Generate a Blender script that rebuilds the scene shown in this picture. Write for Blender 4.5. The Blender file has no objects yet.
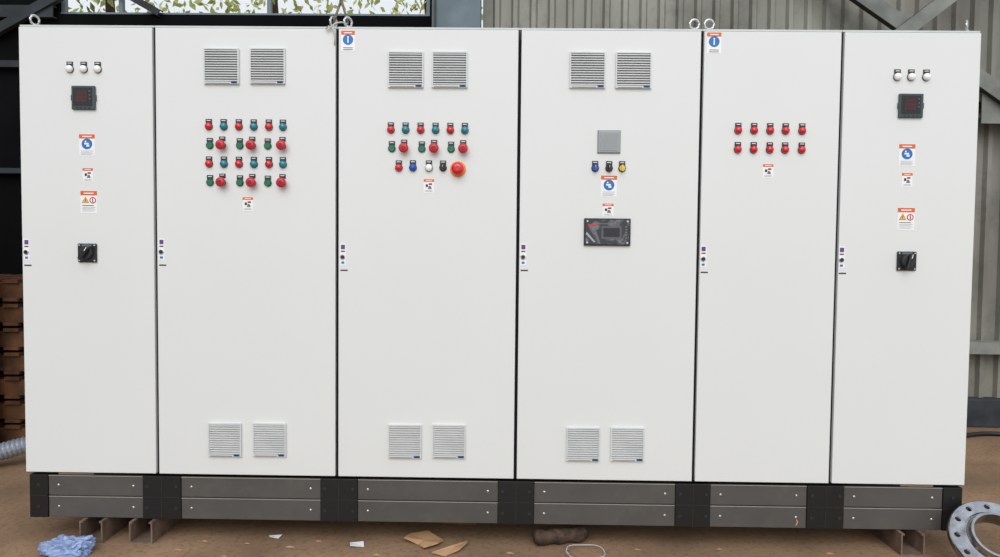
import bpy, bmesh, math, random
from mathutils import Vector, Matrix, Euler, noise
random.seed(7)
scn=bpy.context.scene
scn.view_settings.view_transform='Standard'
COL=bpy.context.collection
Z0=0.30   # height of cabinet underside above the floor

# ------------------------------------------------------------ materials
def s2l(c):
    c=c/255.0
    return c/12.92 if c<=0.04045 else ((c+0.055)/1.055)**2.4
def rgb(c): return (s2l(c[0]),s2l(c[1]),s2l(c[2]),1)
MATS={}
def mat(name,col,rough=0.5,metal=0.0,var=0.06,scale=8.0,bump=0.0,col2=None,spec=0.5,trans=0.0,coat=0.0,alpha=1.0,detail=4,lo=0.3,hi=0.7,em=0.0,stretch=None,speck=None):
    if name in MATS: return MATS[name]
    m=bpy.data.materials.new(name); m.use_nodes=True
    nt=m.node_tree; b=nt.nodes['Principled BSDF']
    tc=nt.nodes.new('ShaderNodeTexCoord'); n=nt.nodes.new('ShaderNodeTexNoise')
    n.inputs['Scale'].default_value=scale; n.inputs['Detail'].default_value=detail
    if stretch:
        mp=nt.nodes.new('ShaderNodeMapping'); mp.inputs['Scale'].default_value=stretch
        nt.links.new(tc.outputs['Object'],mp.inputs[0]); nt.links.new(mp.outputs[0],n.inputs['Vector'])
    else: nt.links.new(tc.outputs['Object'],n.inputs['Vector'])
    r=nt.nodes.new('ShaderNodeValToRGB')
    c=rgb(col)
    if col2 is None:
        c2=tuple(min(1,x*(1+var)) for x in c[:3])+(1,); c1=tuple(x*(1-var) for x in c[:3])+(1,)
    else: c1=rgb(col2); c2=c
    r.color_ramp.elements[0].position=lo; r.color_ramp.elements[1].position=hi
    r.color_ramp.elements[0].color=c1; r.color_ramp.elements[1].color=c2
    nt.links.new(n.outputs['Fac'],r.inputs[0]); out=r.outputs[0]
    if speck:  # fine grit / stains mixed over the base
        sc,colr,amt=speck
        n2=nt.nodes.new('ShaderNodeTexNoise'); n2.inputs['Scale'].default_value=sc; n2.inputs['Detail'].default_value=6; n2.inputs['Roughness'].default_value=.7
        nt.links.new(tc.outputs['Object'],n2.inputs['Vector'])
        r2=nt.nodes.new('ShaderNodeValToRGB'); r2.color_ramp.elements[0].position=.5; r2.color_ramp.elements[1].position=.68
        r2.color_ramp.elements[1].color=(amt,amt,amt,1)
        nt.links.new(n2.outputs['Fac'],r2.inputs[0])
        mx=nt.nodes.new('ShaderNodeMix'); mx.data_type='RGBA'; mx.inputs[7].default_value=rgb(colr)
        nt.links.new(r2.outputs[0],mx.inputs[0]); nt.links.new(out,mx.inputs[6]); out=mx.outputs[2]
    nt.links.new(out,b.inputs['Base Color'])
    b.inputs['Roughness'].default_value=rough; b.inputs['Metallic'].default_value=metal
    b.inputs['Specular IOR Level'].default_value=spec
    b.inputs['Transmission Weight'].default_value=trans
    b.inputs['Coat Weight'].default_value=coat
    b.inputs['Alpha'].default_value=alpha
    if bump>0:
        bp=nt.nodes.new('ShaderNodeBump'); bp.inputs['Strength'].default_value=bump; bp.inputs['Distance'].default_value=0.02
        nt.links.new(n.outputs['Fac'],bp.inputs['Height']); nt.links.new(bp.outputs[0],b.inputs['Normal'])
    MATS[name]=m; return m
WHITE=mat('powder_coat_grey_white',(221,223,221),0.5,var=0.012,scale=1.5,spec=0.3)
BODY=mat('cabinet_body_paint',(198,200,198),0.5)
GASK=mat('black_rubber',(10,10,11),0.8)
VENT=mat('vent_plastic',(208,210,209),0.5)
VENTD=mat('vent_recess',(140,142,142),0.8)
BLK=mat('black_plastic',(20,21,23),0.4)
BLK2=mat('soft_black_plastic',(38,40,42),0.5)
RED=mat('red_lens',(202,20,34),0.25,coat=0.5)
RMUSH=mat('red_mushroom',(200,38,48),0.35)
DRED=mat('dark_red',(120,18,24),0.4)
TEAL=mat('teal_lens',(12,122,136),0.25,coat=0.5)
GREEN=mat('green_button',(10,104,76),0.35)
BLUE=mat('blue_button',(28,82,170),0.35)
YEL=mat('yellow_button',(222,196,30),0.35)
EYEL=mat('estop_plate',(236,140,50),0.45)
WLAMP=mat('white_lens',(238,238,236),0.25)
PAPER=mat('label_paper',(236,237,237),0.5,var=0.01)
ORNG=mat('label_orange',(216,98,38),0.5)
LBLUE=mat('label_blue',(30,110,180),0.5)
LYEL=mat('label_yellow',(234,178,40),0.5)
INK=mat('label_ink',(104,106,112),0.6)
INKD=mat('label_ink_dark',(40,40,44),0.6)
PURP=mat('label_purple',(92,70,130),0.6)
SLATE=mat('meter_bezel',(54,70,74),0.4)
SCR=mat('meter_screen',(44,12,18),0.15,coat=0.3)
DIG=mat('red_digits',(120,26,32),0.4)
PLG=mat('plinth_grey',(82,80,77),0.55,var=0.10,scale=5,spec=0.3,speck=(9,(98,92,84),.4))
SEAM=mat('plinth_seam_edge',(168,166,160),0.4)
PLB=mat('plinth_black',(16,16,17),0.5)
STEEL=mat('zinc_steel',(205,205,203),0.28,metal=0.85,var=0.1)
FLANGE=mat('machined_steel',(176,178,180),0.22,metal=1.0,var=0.25,scale=22,detail=6,speck=(14,(120,108,98),.5))
RUSTY=mat('channel_primer_steel',(140,120,104),0.6,metal=0.1,col2=(98,78,64),scale=14)
GREYP=mat('grey_grille',(158,162,164),0.5)
PANEL=mat('panel_dark',(112,110,116),0.12,coat=0.8,col2=(34,34,38),scale=26,detail=6,lo=.48,hi=.62)  # pale mottling paints reflections into the dark panel colour
PANELG=mat('panel_display',(82,86,90),0.25,coat=0.4)
FLOOR=mat('dirt_concrete',(164,134,106),0.95,col2=(124,101,80),scale=2.2,bump=0.2,detail=9,spec=0.1,lo=.28,hi=.72,speck=(38,(92,74,58),.6))
CORR=mat('corrugated_sheet',(150,148,137),0.6,metal=0.0,col2=(104,103,94),scale=2.2,detail=8,stretch=(1,1,0.35),speck=(5,(88,86,78),.5))
DARKW=mat('unlit_dark_wall',(16,16,18),0.95,col2=(7,7,8),scale=2,spec=0.1)  # near-black colour stands in for the unlit shed interior
BEAM=mat('beam_grey',(134,136,128),0.6,col2=(96,98,94),scale=5)
BEAMD=mat('beam_dark',(66,66,62),0.7,col2=(40,40,38),scale=5)  # darker beam copy paints shade on lower flanges; also the column strip
BEAMB=mat('beam_dark_blue',(44,52,58),0.7,col2=(22,26,30),scale=5)  # dark blue-grey for the beams at the left wall and window
COLM=mat('column_bluegrey',(104,118,126),0.55,col2=(76,90,98),scale=4)
FRAME=mat('window_frame_paint',(108,122,126),0.6)
LEAF=mat('leaf',(244,240,170),0.5,col2=(170,188,84),scale=5)
WOOD=mat('pallet_wood',(128,84,50),0.8,col2=(46,28,19),scale=5)
CARD=mat('cardboard',(204,164,122),0.85,col2=(176,134,96),scale=6)
BARK=mat('log_bark',(88,68,54),0.9,col2=(40,31,26),scale=30,bump=0.6)
BAG=mat('plastic_film',(150,172,214),0.2,var=0.15,alpha=0.8,coat=0.6)
DUCT=mat('foil_duct',(176,184,196),0.35,metal=0.6)
CABLE=mat('grey_cable',(190,188,182),0.5)
CABLEB=mat('black_cable',(26,26,28),0.5)
ROPE=mat('sling_rope',(150,140,120),0.8,col2=(70,64,56),scale=60)
BASESH=mat('wall_base_shadow',(62,66,72),0.9,col2=(36,38,42),scale=5)  # floor shadow at the wall foot, put into the colour
SHEET=mat('pale_sheets',(150,146,136),0.8,col2=(96,92,84),scale=9)

# ------------------------------------------------------------ mesh builder
class MB:
    def __init__(s): s.v=[];s.f=[];s.mi=[];s.m=[];s.sm=[]
    def mid(s,m):
        if m not in s.m: s.m.append(m)
        return s.m.index(m)
    def add(s,vs,fs,m,smooth=False,M=None):
        o=len(s.v)
        if M is not None: vs=[M@Vector(v) for v in vs]
        s.v+= [tuple(v) for v in vs]
        k=s.mid(m)
        for f in fs: s.f.append([i+o for i in f]); s.mi.append(k); s.sm.append(smooth)
        return s
    def box(s,x0,x1,y0,y1,z0,z1,m,M=None,bev=0.0):
        if bev<=0:
            vs=[(x,y,z) for x in(x0,x1) for y in(y0,y1) for z in(z0,z1)]
            fs=[(0,1,3,2),(4,6,7,5),(0,4,5,1),(2,3,7,6),(0,2,6,4),(1,5,7,3)]
            return s.add(vs,fs,m,False,M)
        bm=bmesh.new(); bmesh.ops.create_cube(bm,size=1)
        for v in bm.verts: v.co=Vector(((x0+x1)/2+v.co.x*(x1-x0),(y0+y1)/2+v.co.y*(y1-y0),(z0+z1)/2+v.co.z*(z1-z0)))
        bmesh.ops.bevel(bm,geom=list(bm.edges),offset=bev,segments=2,affect='EDGES',profile=0.5)
        bm.verts.index_update()
        s.add([v.co.copy() for v in bm.verts],[[v.index for v in f.verts] for f in bm.faces],m,False,M); bm.free(); return s
    def lathe(s,prof,m,c=(0,0,0),seg=24,M=None,smooth=True,axis='-y',cap=True):
        """prof: (radius, height) pairs; height grows along -y (towards the front) or +z"""
        vs=[];fs=[]
        for r,h in prof:
            for i in range(seg):
                a=2*math.pi*i/seg
                if axis=='-y': vs.append((c[0]+r*math.cos(a),c[1]-h,c[2]+r*math.sin(a)))
                else: vs.append((c[0]+r*math.cos(a),c[1]+r*math.sin(a),c[2]+h))
        n=len(prof)
        for j in range(n-1):
            for i in range(seg):
                a=j*seg+i;b=j*seg+(i+1)%seg
                fs.append((a,b,b+seg,a+seg))
        s.add(vs,fs,m,smooth,M)
        if cap: s.add([vs[(n-1)*seg+i] for i in range(seg)],[list(range(seg))],m,False,M)
        return s
    def tube(s,pts,r,m,seg=8,closed=False,ripple=0,smooth=True):
        pts=[Vector(p) for p in pts];n=len(pts);vs=[];fs=[]
        up=Vector((0,0,1))
        for i,p in enumerate(pts):
            a=pts[(i-1)%n] if closed or i>0 else p; b=pts[(i+1)%n] if closed or i<n-1 else p
            t=(b-a).normalized(); u=up if abs(t.dot(up))<0.95 else Vector((0,1,0))
            e1=t.cross(u).normalized(); e2=t.cross(e1).normalized()
            rr=r(i/(n-1)) if callable(r) else r
            if ripple and i%2: rr*=1-ripple
            for k in range(seg):
                q=2*math.pi*k/seg; vs.append(p+e1*math.cos(q)*rr+e2*math.sin(q)*rr)
        for i in range(n if closed else n-1):
            for k in range(seg):
                a=i*seg+k;b=i*seg+(k+1)%seg;c=((i+1)%n)*seg
                fs.append((a,b,c+(k+1)%seg,c+k))
        if not closed:
            fs.append(list(range(seg))); fs.append([(n-1)*seg+k for k in range(seg)])
        return s.add(vs,fs,m,smooth)
    def obj(s,name,parent=None,loc=(0,0,0)):
        off=Vector(parent.location) if parent else Vector(loc)
        me=bpy.data.meshes.new(name)
        me.from_pydata([tuple(Vector(v)-off) for v in s.v],[],s.f)
        for m in s.m: me.materials.append(m)
        me.polygons.foreach_set('material_index',s.mi); me.polygons.foreach_set('use_smooth',s.sm)
        bm=bmesh.new(); bm.from_mesh(me); bmesh.ops.recalc_face_normals(bm,faces=bm.faces); bm.to_mesh(me); bm.free()
        me.update()
        o=bpy.data.objects.new(name,me); COL.objects.link(o)
        if parent: o.parent=parent
        else: o.location=loc
        return o
def empty(name,loc):
    o=bpy.data.objects.new(name,None); o.location=loc; o.empty_display_size=0.1; COL.objects.link(o); return o

# ------------------------------------------------------------ door hardware (front face of doors is y=0)
def Z(z): return Z0+z
def legend(b,x,z,w=0.027):
    b.box(x-w/2,x+w/2,-0.004,0,z+0.012,z+0.031,BLK); b.box(x-w*0.32,x+w*0.32,-0.0045,-0.004,z+0.023,z+0.026,PAPER)
def pilot(par,n,x,z,m,k=1.12):
    z=Z(z);b=MB(); legend(b,x,z+.001)
    b.lathe([(0.0155*k,0),(0.0155*k,0.004),(0.0148*k,0.006)],BLK2,(x,0,z))
    b.lathe([(0.0142*k,0.004),(0.0142*k,0.010),(0.012*k,0.015),(0.008*k,0.018),(0.003*k,0.0195)],m,(x,0,z))
    b.obj(n,par)
def flush(par,n,x,z,m):
    z=Z(z);b=MB(); legend(b,x,z+.001)
    b.lathe([(0.0165,0),(0.0165,0.006),(0.0150,0.008),(0.0145,0.004)],GREEN if m is GREEN else BLK2,(x,0,z),cap=False)
    b.lathe([(0.0142,0.001),(0.0142,0.007),(0.0125,0.0085)],m,(x,0,z))
    b.obj(n,par)
def mushroom(par,n,x,z,r=0.0215,m=RMUSH,plate=None):
    z=Z(z);b=MB()
    if plate: b.lathe([(0.035,0),(0.035,0.002),(0.034,0.003)],plate,(x,0,z),seg=32)
    else: legend(b,x-0.001,z+0.008)
    b.lathe([(0.015,0),(0.015,0.010),(0.011,0.010),(0.011,0.022)],BLK2,(x,0,z))
    b.lathe([(0.010,0.020),(r*0.85,0.021),(r,0.026),(r,0.031),(r*0.9,0.036),(r*0.6,0.0395),(r*0.25,0.041)],m,(x,0,z),seg=28)
    b.lathe([(r*0.42,0.0405),(r*0.40,0.0415)],DRED if not plate else m,(x,0,z))
    b.obj(n,par)
def selector(par,n,x,z,m):
    z=Z(z);b=MB(); legend(b,x,z)
    b.lathe([(0.0165,0),(0.0165,0.006),(0.015,0.008)],BLK2,(x,0,z))
    b.lathe([(0.013,0.006),(0.013,0.012),(0.012,0.013)],m,(x,0,z))
    b.box(x-0.004,x+0.004,-0.024,-0.010,z-0.0135,z+0.0135,m,bev=0.0012)
    b.box(x-0.0007,x+0.0007,-0.0243,-0.024,z+0.002,z+0.011,PAPER); b.obj(n,par)
def vent(par,n,x,z,s=0.152):
    z=Z(z);b=MB();h=s/2;f=0.005
    b.box(x-h+f,x+h-f,-0.003,0.001,z-h+f,z+h-f,VENTD)
    b.box(x-h,x-h+f,-0.012,0,z-h,z+h,VENT); b.box(x+h-f,x+h,-0.012,0,z-h,z+h,VENT)
    b.box(x-h+f,x+h-f,-0.012,0,z+h-f,z+h,VENT); b.box(x-h+f,x+h-f,-0.012,0,z-h,z-h+f*2,VENT)
    N=13; z0=z-h+f*2; p=(z+h-f-z0)/N
    for i in range(N):
        a=z0+i*p; X0=x-h+f;X1=x+h-f
        pr=[(-0.003,a+p*0.95),(-0.012,a+p*0.55),(-0.012,a+p*0.22),(-0.003,a+p*0.50)]
        vs=[(X0,)+q for q in pr]+[(X1,)+q for q in pr]
        b.add(vs,[(0,1,5,4),(1,2,6,5),(2,3,7,6),(3,0,4,7),(0,3,2,1),(4,5,6,7)],VENT)
    b.box(x+h-0.034,x+h-0.006,-0.0126,-0.012,z-h+0.0015,z-h+0.010,LBLUE)
    b.box(x+h-0.030,x+h-0.010,-0.0129,-0.0126,z-h+0.003,z-h+0.0095,INKD)
    b.box(x-h+0.01,x+h-0.04,-0.0124,-0.012,z-h+0.001,z-h+0.004,INK)
    b.obj(n,par)
def disc(b,x,z,r,y,m,seg=24):
    b.lathe([(r,0),(r,0.0003)],m,(x,y,z),seg=seg)
def label(par,n,x,z,w,h,kind):
    z=Z(z);b=MB();t=-0.0008
    b.box(x-w/2,x+w/2,t,0,z-h/2,z+h/2,PAPER)
    hd=h*0.2; b.box(x-w/2,x+w/2,t-0.0003,t,z+h/2-hd,z+h/2,ORNG)
    b.box(x-w*0.3,x+w*0.3,t-0.0005,t-0.0003,z+h/2-hd*0.62,z+h/2-hd*0.38,PAPER)
    def line(zz,x0,x1,m=INK,th=0.0013): b.box(x+x0*w,x+x1*w,t-0.0003,t,zz-th/2,zz+th/2,m)
    if kind=='circle':
        r=min(w,h)*0.34; cz=z+h*0.05
        disc(b,x,cz,r,t,LBLUE); b.box(x-r*0.5,x+r*0.35,t-0.0007,t-0.0003,cz-r*0.1,cz+r*0.2,PAPER); b.box(x-r*0.1,x+r*0.45,t-0.0007,t-0.0003,cz-r*0.5,cz-r*0.15,PAPER)
        disc(b,x-r*.25,cz+r*.45,r*.16,t-.0003,PAPER,10)
        for k in range(4): line(z-h*(0.28+0.055*k),-0.4,0.40-0.1*(k%2))
    elif kind=='info':
        r=w*0.38; cz=z+h*0.06
        disc(b,x,cz,r,t,LBLUE); b.box(x-r*0.12,x+r*0.12,t-0.0007,t-0.0003,cz-r*0.6,cz+r*0.25,PAPER); disc(b,x,cz+r*0.5,r*0.17,t-0.0003,PAPER,10)
        for k in range(2): line(z-h*(0.34+0.09*k),-0.34,0.34,INKD,0.003)
    elif kind=='tri':
        for dx,mm in ((-0.2,LYEL),(0.24,RED)):
            r=w*0.2;cx=x+dx*w;cz=z+h*0.08
            if mm is LYEL:
                b.add([(cx-r*1.1,t-0.0003,cz-r*0.8),(cx+r*1.1,t-0.0003,cz-r*0.8),(cx,t-0.0003,cz+r*1.1)],[(0,1,2)],INKD)
                b.add([(cx-r*0.9,t-0.0005,cz-r*0.68),(cx+r*0.9,t-0.0005,cz-r*0.68),(cx,t-0.0005,cz+r*0.9)],[(0,1,2)],LYEL)
                b.box(cx-r*.1,cx+r*.1,t-.0008,t-.0005,cz-r*.4,cz+r*.4,INKD)
            else:
                disc(b,cx,cz,r,t,mm); disc(b,cx,cz,r*0.68,t-0.0003,PAPER); b.box(cx-r*0.15,cx+r*0.15,t-0.0008,t-0.0005,cz-r*0.6,cz+r*0.6,INKD)
        line(z-h*0.16,-0.4,0.3,INKD,0.003)
        for k in range(4): line(z-h*(0.24+0.055*k),-0.4,0.40-0.1*(k%2))
    else:
        b.box(x-w*0.3,x-w*0.08,t-0.0003,t,z-h*0.08,z+h*0.12,INKD)
        b.add([(x-w*.1,t-.0003,z-h*.22),(x+w*.28,t-.0003,z-h*.22),(x+w*.2,t-.0003,z-h*.02),(x,t-.0003,z+h*.02)],[(0,1,2,3)],INK)
        b.box(x-w*0.02,x+w*0.3,t-0.0004,t,z+h*0.08,z+h*0.2,DRED)
        for k in range(2): line(z-h*(0.32+0.08*k),-0.35,0.35)
    b.obj(n,par)
def meter(par,n,x,z):
    z=Z(z);b=MB();h=0.052
    b.box(x-h,x+h,-0.012,0,z-h,z+h,SLATE,bev=0.003)
    b.box(x-0.043,x+0.040,-0.0135,-0.011,z-0.036,z+0.043,BLK)
    b.box(x-0.032,x+0.022,-0.0142,-0.0130,z-0.022,z+0.032,SCR)
    for r in range(3):
        for k in range(4):
            X0=x-0.027+k*0.012; Y=z+0.020-r*0.016; q=.0045
            b.box(X0,X0+.0008,-.0145,-.0142,Y-q,Y+q,DIG); b.box(X0+.006,X0+.0068,-.0145,-.0142,Y-q,Y+q,DIG)
            for zz in (-q,0,q): b.box(X0+.001,X0+.006,-.0145,-.0142,Y+zz-.0004,Y+zz+.0004,DIG)
    for k in range(4): b.lathe([(0.0045,0),(0.0045,0.0018)],BLK2,(x-0.027+k*0.018,-0.012,z-0.044),seg=10)
    for k in range(3): b.lathe([(0.003,0),(0.003,0.0015)],INK,(x+0.031,-0.0135,z+0.028-k*0.017),seg=10)
    for sx in (-1,1): b.box(x+sx*h-0.003,x+sx*h+0.003,-0.010,0,z-0.012,z+0.012,SLATE)
    b.obj(n,par)
def rotary(par,n,x,z,ang=0.0):
    z=Z(z);b=MB();h=0.042
    b.box(x-h,x+h,-0.010,0,z-h,z+h,BLK,bev=0.004)
    b.box(x-0.022,x+0.022,-0.0106,-0.0098,z+0.030,z+0.038,INK)
    for sx in(-1,1):
        for sz in(-1,1): b.lathe([(0.004,0),(0.003,0.0015)],STEEL,(x+sx*0.034,-0.010,z+sz*0.034),seg=10)
    b.lathe([(0.029,0.009),(0.029,0.018),(0.026,0.024),(0.024,0.025)],BLK2,(x,0,z),seg=28)
    M=Matrix.Translation((x,0,z))@Matrix.Rotation(ang,4,'Y')
    b.box(-0.009,0.009,-0.044,-0.024,-0.034,0.034,BLK,M,bev=0.004)
    b.box(-0.0015,0.0015,-0.0444,-0.0435,0.012,0.030,PAPER,M)
    b.obj(n,par)
def lock(par,n,x,z):
    z=Z(z);b=MB();t=-0.0008
    b.box(x-0.012,x+0.014,t,0,z-0.036,z+0.060,PAPER)
    b.box(x-0.008,x+0.010,t-0.0003,t,z+0.034,z+0.054,PURP); b.box(x-0.008,x+0.010,t-0.0003,t,z+0.022,z+0.028,DRED)
    b.lathe([(0.0115,0),(0.0115,0.003),(0.0095,0.004)],STEEL,(x,t,z),seg=20); b.lathe([(0.0085,0.004),(0.0085,0.0048)],BLK,(x,t,z),seg=16)
    b.box(x-0.006,x+0.007,t-0.0003,t,z-0.03,z-0.02,LBLUE)
    b.box(x-0.010,x+0.022,t,0,z-0.062,z-0.056,INKD)
    b.obj(n,par)

# ------------------------------------------------------------ cabinets
X=[-.011,.590,1.400,2.202,2.998,3.606,4.202]
cabs=[]
for i in range(6):
    x0,x1=X[i],X[i+1]; e=empty('electrical_cabinet',((x0+x1)/2,0.3,Z0)); cabs.append(e)
    b=MB(); a=x0+0.001; c=x1-0.001; zt=Z(1.999)
    b.box(a,c,0.030,0.60,Z(0.0),zt,BODY)
    b.box(a+.0,c-.0,0.022,0.030,Z(0.002),zt-0.003,GASK)
    b.box(a,c,0.010,0.60,zt,zt+0.008,BODY)
    b.obj('carcass',e)
    b=MB(); b.box(x0+(0.002 if i==0 else 0.007),x1-(0.002 if i==5 else 0.007),0,0.022,Z(0.010),Z(1.995),WHITE,bev=0.0025)
    b.obj('door',e)
    lock(e,'door_lock',[0.010,0.616,1.426,2.226,3.020,3.626][i],[1.003,1.010,.996,1.004,1.004,1.006][i])
c1,c2,c3,c4,c5,c6=cabs
for e,L,mx,mz,lbl,rot in ((c1,[(.218,1.812),(.280,1.812),(.342,1.812)],.280,1.686,[(.289,1.480,'circle'),(.291,1.348,'hand'),(.294,1.228,'tri')],(.287,1.002,0.6)),
                   (c6,[(3.843,1.804),(3.903,1.804),(3.968,1.804)],3.903,1.679,[(3.897,1.467,'circle'),(3.901,1.359,'hand'),(3.902,1.188,'tri')],(3.908,1.004,0.25))):
    for k,(x,z) in enumerate(L): pilot(e,'pilot_lamp_%d'%(k+1),x,z,WLAMP)
    meter(e,'digital_meter',mx,mz)
    for k,(x,z,t) in enumerate(lbl):
        w,h=(0.046,0.060) if t=='hand' else ((0.070,0.094) if t=='circle' else (0.074,0.098))
        label(e,'warning_label_%d'%(k+1),x,z,w,h,t)
    rotary(e,'rotary_isolator',*rot)
for e,V in ((c2,[(.892,1.828),(1.095,1.830),(.898,.170),(1.099,.173)]),(c3,[(1.703,1.819),(1.896,1.820),(1.707,.174),(1.904,.177)]),(c4,[(2.498,1.823),(2.698,1.823),(2.503,.172),(2.700,.175)])):
    for k,(x,z) in enumerate(V): vent(e,'louvre_vent_%d'%(k+1),x,z,0.155 if z>1 else 0.149)
xs=[.833,.899,.966,1.032,1.099,1.161]
for z in (1.566,1.402):
    for k,x in enumerate(xs): pilot(c2,'pilot_light',x,z,RED if k%2==0 else TEAL)
for z in (1.483,1.320):
    for g,m in ((.837,.893),(.970,1.026),(1.094,1.160)): flush(c2,'green_pushbutton',g,z,GREEN); mushroom(c2,'red_mushroom_button',m,z)
label(c2,'warning_label',1.004,1.226,.046,.060,'hand')
for k,x in enumerate([1.638,1.703,1.769,1.835,1.900,1.964]): pilot(c3,'pilot_light',x,1.558,RED if k%2==0 else TEAL)
for g,m in ((1.643,1.698),(1.775,1.830),(1.904,1.958)): flush(c3,'green_pushbutton',g,1.476,GREEN); mushroom(c3,'red_mushroom_button',m,1.476)
pilot(c3,'pilot_light',1.674,1.392,RED); pilot(c3,'blue_button',1.736,1.393,BLUE); pilot(c3,'white_button',1.807,1.393,WLAMP); selector(c3,'selector_switch',1.869,1.394,BLK)
mushroom(c3,'emergency_stop',1.935,1.388,0.027,RED,EYEL)
label(c3,'warning_label_1',1.807,1.313,.046,.060,'hand'); label(c3,'warning_label_2',1.448,1.943,.060,.088,'info')
selector(c4,'selector_switch_1',2.538,1.398,BLUE);selector(c4,'selector_switch_2',2.599,1.398,BLK);selector(c4,'selector_switch_3',2.656,1.398,YEL)
b=MB();x,z=2.597,Z(1.513);h=.048
b.box(x-h,x+h,-.010,0,z-h,z+h,GREYP,bev=.003); b.box(x-h+.008,x+h-.008,-.0105,-.009,z-h+.008,z+h-.008,VENTD)
b.box(x-h-.002,x+h+.002,-.004,0,z-h-.002,z+h+.002,INK)
for k in range(10):
    q=-h+.012+k*.008
    b.box(x+q-.0022,x+q+.0022,-.013,-.0104,z-h+.008,z+h-.008,GREYP); b.box(x-h+.008,x+h-.008,-.0128,-.0102,z+q-.0022,z+q+.0022,GREYP)
b.obj('buzzer_grille',c4)
label(c4,'warning_label_1',2.600,1.320,.070,.092,'circle'); label(c4,'warning_label_2',2.598,1.215,.048,.056,'hand')
b=MB();x,z=2.595,Z(1.118)
b.box(x-.102,x+.102,-.012,0,z-.060,z+.060,BLK,bev=.003); b.box(x-.095,x+.095,-.0135,-.011,z-.054,z+.054,PANEL)
b.box(x-.026,x+.062,-.0145,-.0133,z-.030,z+.026,PANELG); b.box(x-.018,x+.054,-.0150,-.0144,z-.022,z+.018,INKD)
b.box(x-.085,x-.048,-.0142,-.0134,z+.026,z+.034,RED); b.box(x-.04,x+.02,-.0142,-.0134,z+.034,z+.038,INK)
b.add([(x-.095,-.0137,z-.01),(x-.06,-.0137,z-.045),(x-.05,-.0137,z-.045),(x-.09,-.0137,z+.0)],[(0,1,2,3)],GREYP)
b.add([(x-.04,-.0137,z-.05),(x-.03,-.0137,z-.05),(x-.055,-.0137,z+.02),(x-.06,-.0137,z+.02)],[(0,1,2,3)],INK)
for sx in(-1,1):
    for sz in(-1,1): b.lathe([(.005,0),(.004,.002)],STEEL,(x+sx*.088,-.0135,z+sz*.047),seg=12)
for k in range(5): b.box(x+.078,x+.086,-.0145,-.0134,z-.028+k*.012,z-.022+k*.012,INK)
b.obj('control_display_panel',c4)
for z in (1.568,1.485):
    for x in (3.160,3.229,3.299,3.366,3.438): pilot(c5,'pilot_light',x,z,RED)
label(c5,'warning_label_1',3.295,1.392,.046,.060,'hand'); label(c5,'warning_label_2',3.047,1.945,.062,.090,'info')

# lifting eye bolts
def eyebolt(par,x,y,rot=0.0):
    b=MB(); z=Z(2.007)
    b.lathe([(.018,0),(.018,.005),(.012,.007),(.010,.014)],STEEL,(x,y,z),axis='z',seg=16)
    pts=[]
    for k in range(24):
        a=2*math.pi*k/24; pts.append((x+.021*math.cos(a)*math.cos(rot),y+.021*math.cos(a)*math.sin(rot),z+.032+.021*math.sin(a)))
    b.tube(pts,.0055,STEEL,closed=True); b.obj('lifting_eye',par)
eyebolt(c1,.032,.05,1.2); eyebolt(c3,1.437,.05,0.9); eyebolt(c4,2.972,.05,0.1); eyebolt(c5,3.037,.05,0.1); eyebolt(c6,4.165,.05,1.0)
eyebolt(c2,1.372,.05,1.1)
# lifting rope tied through the eyes of cabinets 2/3, tail hanging over the door
b=MB()
P=[(1.372,.05,Z(2.035)),(1.385,.045,Z(2.07)),(1.405,.04,Z(2.12)),(1.40,.05,Z(2.25)),(1.385,.06,Z(2.6)),(1.37,.07,Z(3.2))]
b.tube(P,.0055,ROPE)
P=[(1.437,.05,Z(2.035)),(1.425,.04,Z(2.08)),(1.41,.04,Z(2.13)),(1.415,.05,Z(2.4)),(1.40,.07,Z(3.2))]
b.tube(P,.0055,ROPE)
P=[(1.437,.045,Z(2.03)),(1.415,.02,Z(2.03)),(1.395,-.008,Z(2.018)),(1.375,-.016,Z(1.998)),(1.36,-.012,Z(1.985)),(1.352,-.008,Z(1.992)),(1.365,-.010,Z(2.004)),(1.385,-.010,Z(1.99)),(1.392,-.006,Z(1.955)),(1.390,-.006,Z(1.925))]
b.tube(P,.0032,CABLE)
b.obj('rope',c3)

# ------------------------------------------------------------ plinth
pl=empty('cabinet_plinth',(2.1,0.3,0.1))
segs=[(0.002,.085),(.518,.691),(1.325,1.492),(2.126,2.288),(2.922,3.078),(3.509,3.673),(4.112,4.196)]
b=MB()
for i,(a,c) in enumerate(segs):
    b.box(a,c,0.006,0.09,Z(-.2),Z(-.004),PLB,bev=0.002)
    if 0<i<6:
        m=(a+c)/2; b.box(m-.0015,m+.0015,0.0045,0.006,Z(-.2),Z(-.004),BLK2)
    b.box(a+.003,c-.003,0.0045,0.006,Z(-.101),Z(-.0985),BLK2)
    for xx in ([a+.02,c-.02] if 0<i<6 else [(a+c)/2]):
        for zz in (-.05,-.15): b.lathe([(.008,0),(.007,.003)],BLK2,(xx,.006,Z(zz)),seg=12)
b.box(0.004,4.194,.52,.59,Z(-.2),Z(-.004),PLB)
b.obj('corner_pieces',pl)
b=MB()
for i in range(6):
    a=segs[i][1]+.001; c=segs[i+1][0]-.001
    for lo,hi in ((-.199,-.102),(-.0985,-.006)):
        b.box(a,c,.012,.024,Z(lo),Z(hi),PLG,bev=.002)
        b.box(a,c,.0108,.012,Z(hi-.0035),Z(hi-.0015),SEAM)
        for xx in (a+.045,c-.045): b.lathe([(.0065,0),(.006,.002),(.003,.003)],STEEL,(xx,.012,Z((lo+hi)/2)),seg=12)
b.obj('trim_panels',pl)
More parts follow.
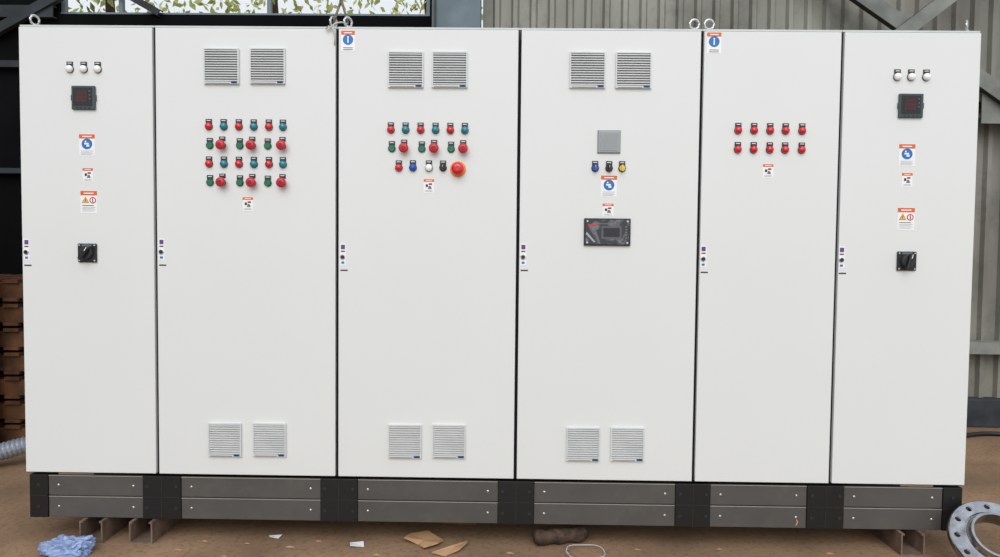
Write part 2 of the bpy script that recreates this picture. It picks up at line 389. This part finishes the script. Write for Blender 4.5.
b=MB(); b.add([(3.458,.010,Z(-.190)),(3.468,.009,Z(-.184)),(3.472,.009,Z(-.170)),(3.466,.009,Z(-.158)),(3.463,.009,Z(-.158)),(3.466,.009,Z(-.170)),(3.462,.009,Z(-.182))],[(0,1,2,3,4,5,6)],CARD)
b.obj('masking_tape',pl)

# ------------------------------------------------------------ U channels under plinth
def channel(x,w=.105,h=.098,t=.007):
    b=MB()
    b.box(x-w/2,x+w/2,-.03,.75,0.0,t,RUSTY); b.box(x-w/2,x-w/2+t,-.03,.75,t,h,RUSTY); b.box(x+w/2-t,x+w/2,-.03,.75,t,h,RUSTY)
    b.box(x-w/2+t,x-w/2+t*2.2,-.03,.75,h-t,h,RUSTY); b.box(x+w/2-t*2.2,x+w/2-t,-.03,.75,h-t,h,RUSTY)
    b.obj('steel_channel',None,(x,0.3,0))
for x in (.30,.525,3.965): channel(x)
b=MB(); b.box(1.85,2.02,.25,.45,0,.0985,WOOD,bev=.004); b.obj('timber_block',None,(1.93,.35,0))

# ------------------------------------------------------------ room
b=MB(); b.add([(-7,-7,0),(11,-7,0),(11,3.2,0),(-7,3.2,0)],[(0,1,2,3)],FLOOR); b.obj('floor')
wall=MB()
x0,x1,y,p,d=1.94,9.2,2.5,.14,.035
vs=[];n=int((x1-x0)/p)
for i in range(n):
    a=x0+i*p
    for fx,dy in ((0,0),(.55,0),(.66,-d),(.89,-d)): vs.append((a+fx*p,y+dy))
vs.append((x0+n*p,y)); k=len(vs)
V=[(q[0],q[1],.22) for q in vs]+[(q[0],q[1],6) for q in vs]
wall.add(V,[(i,i+1,i+1+k,i+k) for i in range(k-1)],CORR)
wall.add([(x0,y+.05,.22),(x1,y+.05,.22),(x1,y+.05,6),(x0,y+.05,6)],[(0,1,2,3)],CORR)
def bar(b,p,q,w,m,t=.05):
    p=Vector(p);q=Vector(q);d=q-p;L=d.length; M=Matrix.Translation(p)@Matrix.Rotation(-math.atan2(d.z,d.x),4,'Y')
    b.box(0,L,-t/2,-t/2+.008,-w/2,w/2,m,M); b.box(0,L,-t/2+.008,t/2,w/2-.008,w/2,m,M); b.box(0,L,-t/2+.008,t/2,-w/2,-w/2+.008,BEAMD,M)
for z,w in ((2.52,.10),(.62,.09),(2.36,.03)):
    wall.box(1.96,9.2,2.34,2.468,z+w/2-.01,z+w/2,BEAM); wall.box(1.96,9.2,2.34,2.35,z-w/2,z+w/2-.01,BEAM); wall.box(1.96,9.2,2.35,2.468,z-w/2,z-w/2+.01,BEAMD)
bar(wall,(4.30,2.28,3.50),(6.9,2.28,1.75),.11,BEAM,.06); bar(wall,(5.85,2.20,3.60),(4.6,2.20,2.62),.10,BEAM,.06)
wall.box(5.65,5.95,2.30,2.31,2.30,2.62,BEAM); wall.obj('wall_back')
b=MB(); b.box(1.94,9.2,2.40,2.6,0,.22,BASESH,bev=.01); b.obj('base_shadow_strip')  # added dark strip standing in for the floor shadow along the wall
b=MB(); wy=2.5
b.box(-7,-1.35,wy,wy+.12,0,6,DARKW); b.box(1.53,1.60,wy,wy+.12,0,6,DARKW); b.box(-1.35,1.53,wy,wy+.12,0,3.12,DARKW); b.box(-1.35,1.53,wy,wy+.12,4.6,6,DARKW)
bar(b,(-3.2,2.46,3.12),(-1.36,2.46,3.12),.09,BEAMB); bar(b,(-3.2,2.44,2.2),(-1.2,2.44,3.3),.07,BEAMB)
bar(b,(-3.2,2.46,2.72),(1.5,2.46,2.72),.05,BEAMB)
bar(b,(-3.2,2.46,1.9),(1.5,2.46,1.9),.04,BEAMB)
b.obj('wall_back_left')
b=MB()
b.box(-1.35,1.53,wy+.02,wy+.08,3.12,3.14,FRAME); b.box(-1.35,1.53,wy+.02,wy+.08,4.57,4.6,FRAME)
for x in (-1.35,-.90,.26,1.50): b.box(x,x+.03,wy+.03,wy+.07,3.14,4.57,FRAME)
b.box(-1.35,1.53,wy+.035,wy+.065,3.85,3.88,FRAME)
bar(b,(-.95,wy-.02,3.34),(-.55,wy-.02,3.12),.05,BEAMB)
b.obj('window_1')
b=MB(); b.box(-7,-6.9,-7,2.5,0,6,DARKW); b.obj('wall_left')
b=MB(); b.box(1.57,1.93,2.28,2.30,0,6,COLM); b.box(1.57,1.93,2.44,2.46,0,6,COLM); b.box(1.74,1.76,2.30,2.44,0,6,COLM)
b.box(1.55,1.95,2.24,2.48,0,.02,COLM); b.box(1.585,1.60,2.255,2.28,0,6,BEAMD)
b.obj('steel_column',None,(1.75,2.37,0))
# outside tree
b=MB()
for k in range(8500):
    c=Vector((random.uniform(-3.6,3.4),random.uniform(4.0,5.6),random.uniform(2.6,6.0)))
    if random.random()<.2*(math.sin(c.x*3.1+c.z*2)+1): continue
    s=random.uniform(.03,.07); M=Matrix.Translation(c)@Euler((random.uniform(0,6.3),random.uniform(0,6.3),random.uniform(0,6.3))).to_matrix().to_4x4()
    b.add([(-s,0,0),(0,-s*.45,0),(s,0,0),(0,s*.45,0)],[(0,1,2,3)],LEAF,False,M)
for x in (-2.2,-.4,1.3,2.8): b.tube([(x,4.9,0),(x+.1,4.85,2),(x-.05,4.9,4),(x+.15,4.8,5.6)],lambda t:.09-.06*t,BARK)
b.obj('tree_foliage')
b=MB(); b.add([(-9,3.2,0),(12,3.2,0),(12,9,0),(-9,9,0)],[(0,1,2,3)],FLOOR); b.obj('ground_outside')

# ------------------------------------------------------------ left side clutter
b=MB(); px0,px1=-2.1,-.85
for k in range(7):
    z=k*.16
    for y in (1.52,1.86,2.20): b.box(px0,px1,y,y+.09,z+.02,z+.12,WOOD,Matrix.Translation((random.uniform(-.02,.02),0,0)))
    for j in range(7):
        x=px0+j*(px1-px0-.1)/6; b.box(x,x+.10,1.50,2.30,z+.12,z+.142,WOOD); b.box(x,x+.10,1.50,2.30,z,z+.02,WOOD)
b.obj('pallet_stack',None,(-1.5,1.9,0))
b=MB()
for k in range(40):
    o=random.uniform(-.012,.012); b.box(-2.4+o,-1.135+o,1.05+o,1.40+o,.0+k*.041,.034+k*.041,SHEET)
b.obj('sheet_stack',None,(-1.8,1.2,0))
pts=[(-1.10+.010*i,.90+.0065*i,.065+.0022*max(0,i-10)) for i in range(40)]
b=MB(); b.tube(pts,.055,DUCT,seg=16,ripple=.15,smooth=False); b.obj('flexible_duct',None,(-.9,1.07,0))

# ------------------------------------------------------------ debris on floor
def flat(name,pts,z,m,th=.004,lift=0.0,mb=None):
    cx=sum(p[0] for p in pts)/len(pts);cy=sum(p[1] for p in pts)/len(pts); n=len(pts);b=mb or MB()
    hs=[z+lift*(math.sin(i*2.3)+1)/2 for i in range(n)]
    vs=[(cx,cy,z+th+lift*.4)]+[(p[0],p[1],hs[i]+th) for i,p in enumerate(pts)]+[(cx,cy,z)]+[(p[0],p[1],hs[i]) for i,p in enumerate(pts)]
    fs=[(0,1+i,1+(i+1)%n) for i in range(n)]+[(n+1,n+2+(i+1)%n,n+2+i) for i in range(n)]+[(1+i,n+2+i,n+2+(i+1)%n,1+(i+1)%n) for i in range(n)]
    b.add(vs,fs,m)
    if mb is None: b.obj(name,None,(cx,cy,0))
flat('cardboard_scrap',[(1.72,.10),(1.80,.12),(1.88,.05),(1.86,-.02),(1.80,-.06),(1.77,.0),(1.70,.03)],0.001,CARD,lift=.02)
flat('cardboard_scrap',[(1.84,-.10),(1.93,-.03),(1.99,.05),(1.99,.0),(1.96,-.07),(1.90,-.12)],0.001,CARD,lift=.015)
flat('paper_scrap',[(1.46,.0),(1.52,.01),(1.53,-.03),(1.47,-.04)],0.001,PAPER,th=.002,lift=.01)
flat('paper_scrap',[(1.07,.07),(1.13,.075),(1.12,.05),(1.08,.05)],0.001,PAPER,th=.002,lift=.008)
wc=MB()
for x,y,s in [(.72,-.1,.014),(.95,-.16,.01),(1.2,-.05,.016),(1.31,.02,.01),(1.6,-.12,.012),(2.18,-.08,.014),(2.75,-.02,.012),(2.95,-.1,.016),(3.12,.0,.01),(3.4,-.13,.013),(3.6,-.03,.015),(3.78,-.1,.01),(2.8,-.14,.02),(1.0,-.02,.008),(.8,.0,.01)]:
    flat('w',[(x-s,y),(x,y+s*.6),(x+s*1.4,y+.003),(x,y-s*.5)],0.001,CARD,th=.003,lift=.003,mb=wc)
wc.obj('wood_chips',None,(2,-.05,0))
b=MB(); n=14; P=[]
for i in range(n):
    t=i/(n-1); P.append((2.29+.245*t,.015+.065*t,.036+.003*math.sin(i*1.7)))
b.tube(P,lambda t:.034+.003*math.sin(t*17)-(0.010 if t<.03 or t>.97 else 0),BARK,seg=12); b.obj('wood_log',None,(2.41,.07,0))
b=MB(); P=[]
for i in range(34):
    a=2*math.pi*i/28+2.5; r=.078+.002*math.sin(i); P.append((2.515+r*1.1*math.cos(a),-.07+r*.95*math.sin(a),.006+.003*math.sin(i*.7)+.0004*i))
b.tube(P,.0024,CABLE,seg=6); b.obj('wire_coil',None,(2.5,-.06,0))
P=[(5.4+.03*i,2.02+.12*math.sin(i*.16),.02) for i in range(36)]
b=MB(); b.tube(P,.016,CABLEB,seg=8); b.obj('power_cable',None,(5.9,2.1,0))
P=[(4.35+.02*i,.30+.16*math.sin(i*.11)+.006*i,.01) for i in range(40)]
b=MB(); b.tube(P,.005,CABLE,seg=6); b.obj('thin_wire',None,(4.9,.7,0))

# plastic bag
bm=bmesh.new(); bmesh.ops.create_icosphere(bm,subdivisions=5,radius=1)
for v in bm.verts:
    p=v.co.copy(); q=noise.noise(p*1.6)*.35+abs(noise.noise(p*3))*.4+abs(noise.noise(p*7))*.09
    p*=(0.85+q); v.co=Vector((p.x*.115,p.y*.075,max(p.z,-.35)*.055+.02))
me=bpy.data.meshes.new('plastic_bag'); bm.to_mesh(me); bm.free(); me.materials.append(BAG)
o=bpy.data.objects.new('plastic_bag',me); o.location=(.275,-.145,0.0); COL.objects.link(o)

# weld-neck flange with bolt holes, neck towards the viewer
b=MB()
prof=[(.096,-.028),(.094,.045),(.104,.045),(.112,.030),(.116,.018),(.124,.012),(.176,.012),(.180,.008),(.180,-.018),(.176,-.022),(.134,-.022),(.132,-.028),(.096,-.028)]
b.lathe(prof,FLANGE,(0,0,0),seg=80,axis='z',cap=False,smooth=False)
fl=b.obj('steel_pipe_flange',None,(0,0,0))
cb=MB()
for k in range(12):
    a=2*math.pi*(k+.5)/12; cb.lathe([(.0001,-.06),(.0125,-.06),(.0125,.03),(.0001,.03)],INKD,(.151*math.cos(a),.151*math.sin(a),0),seg=18,axis='z',cap=False)
cut=cb.obj('hole_cutter')
md=fl.modifiers.new('holes','BOOLEAN'); md.object=cut; md.solver='EXACT'
dg=bpy.context.evaluated_depsgraph_get(); me=bpy.data.meshes.new_from_object(fl.evaluated_get(dg)); fl.modifiers.clear(); fl.data=me
bpy.data.objects.remove(cut,do_unlink=True)
fl.rotation_euler=(math.radians(40),math.radians(-8),0); fl.location=(4.235,-.17,.118)
bpy.context.view_layer.update()
zm=min((fl.matrix_world@v.co).z for v in fl.data.vertices); fl.location.z-=zm

# ------------------------------------------------------------ light
w=bpy.data.worlds.new('sky'); scn.world=w; w.use_nodes=True
nt=w.node_tree; bg=nt.nodes['Background']
tc=nt.nodes.new('ShaderNodeTexCoord'); sp=nt.nodes.new('ShaderNodeSeparateXYZ'); rp=nt.nodes.new('ShaderNodeValToRGB')
nt.links.new(tc.outputs['Generated'],sp.inputs[0]); nt.links.new(sp.outputs[2],rp.inputs[0]); nt.links.new(rp.outputs[0],bg.inputs[0])
rp.color_ramp.elements[0].color=(.87,.90,.93,1); rp.color_ramp.elements[1].color=(.80,.87,1,1); bg.inputs[1].default_value=.97
sd=bpy.data.lights.new('sun','SUN'); sd.energy=1.75; sd.angle=math.radians(50); sd.color=(1,.99,.97)
so=bpy.data.objects.new('sun',sd); so.rotation_euler=Vector((.04,.78,-.56)).to_track_quat('-Z','Y').to_euler(); so.location=(2,-6,6); COL.objects.link(so)

# ------------------------------------------------------------ camera
cam=bpy.data.cameras.new('camera'); co=bpy.data.objects.new('camera',cam); COL.objects.link(co)
cam.sensor_width=36; cam.lens=36*.740; cam.clip_start=.05
co.location=(2.16843,-3.27609,1.34723); co.rotation_euler=(1.5283,-.01036,.01368); scn.camera=co
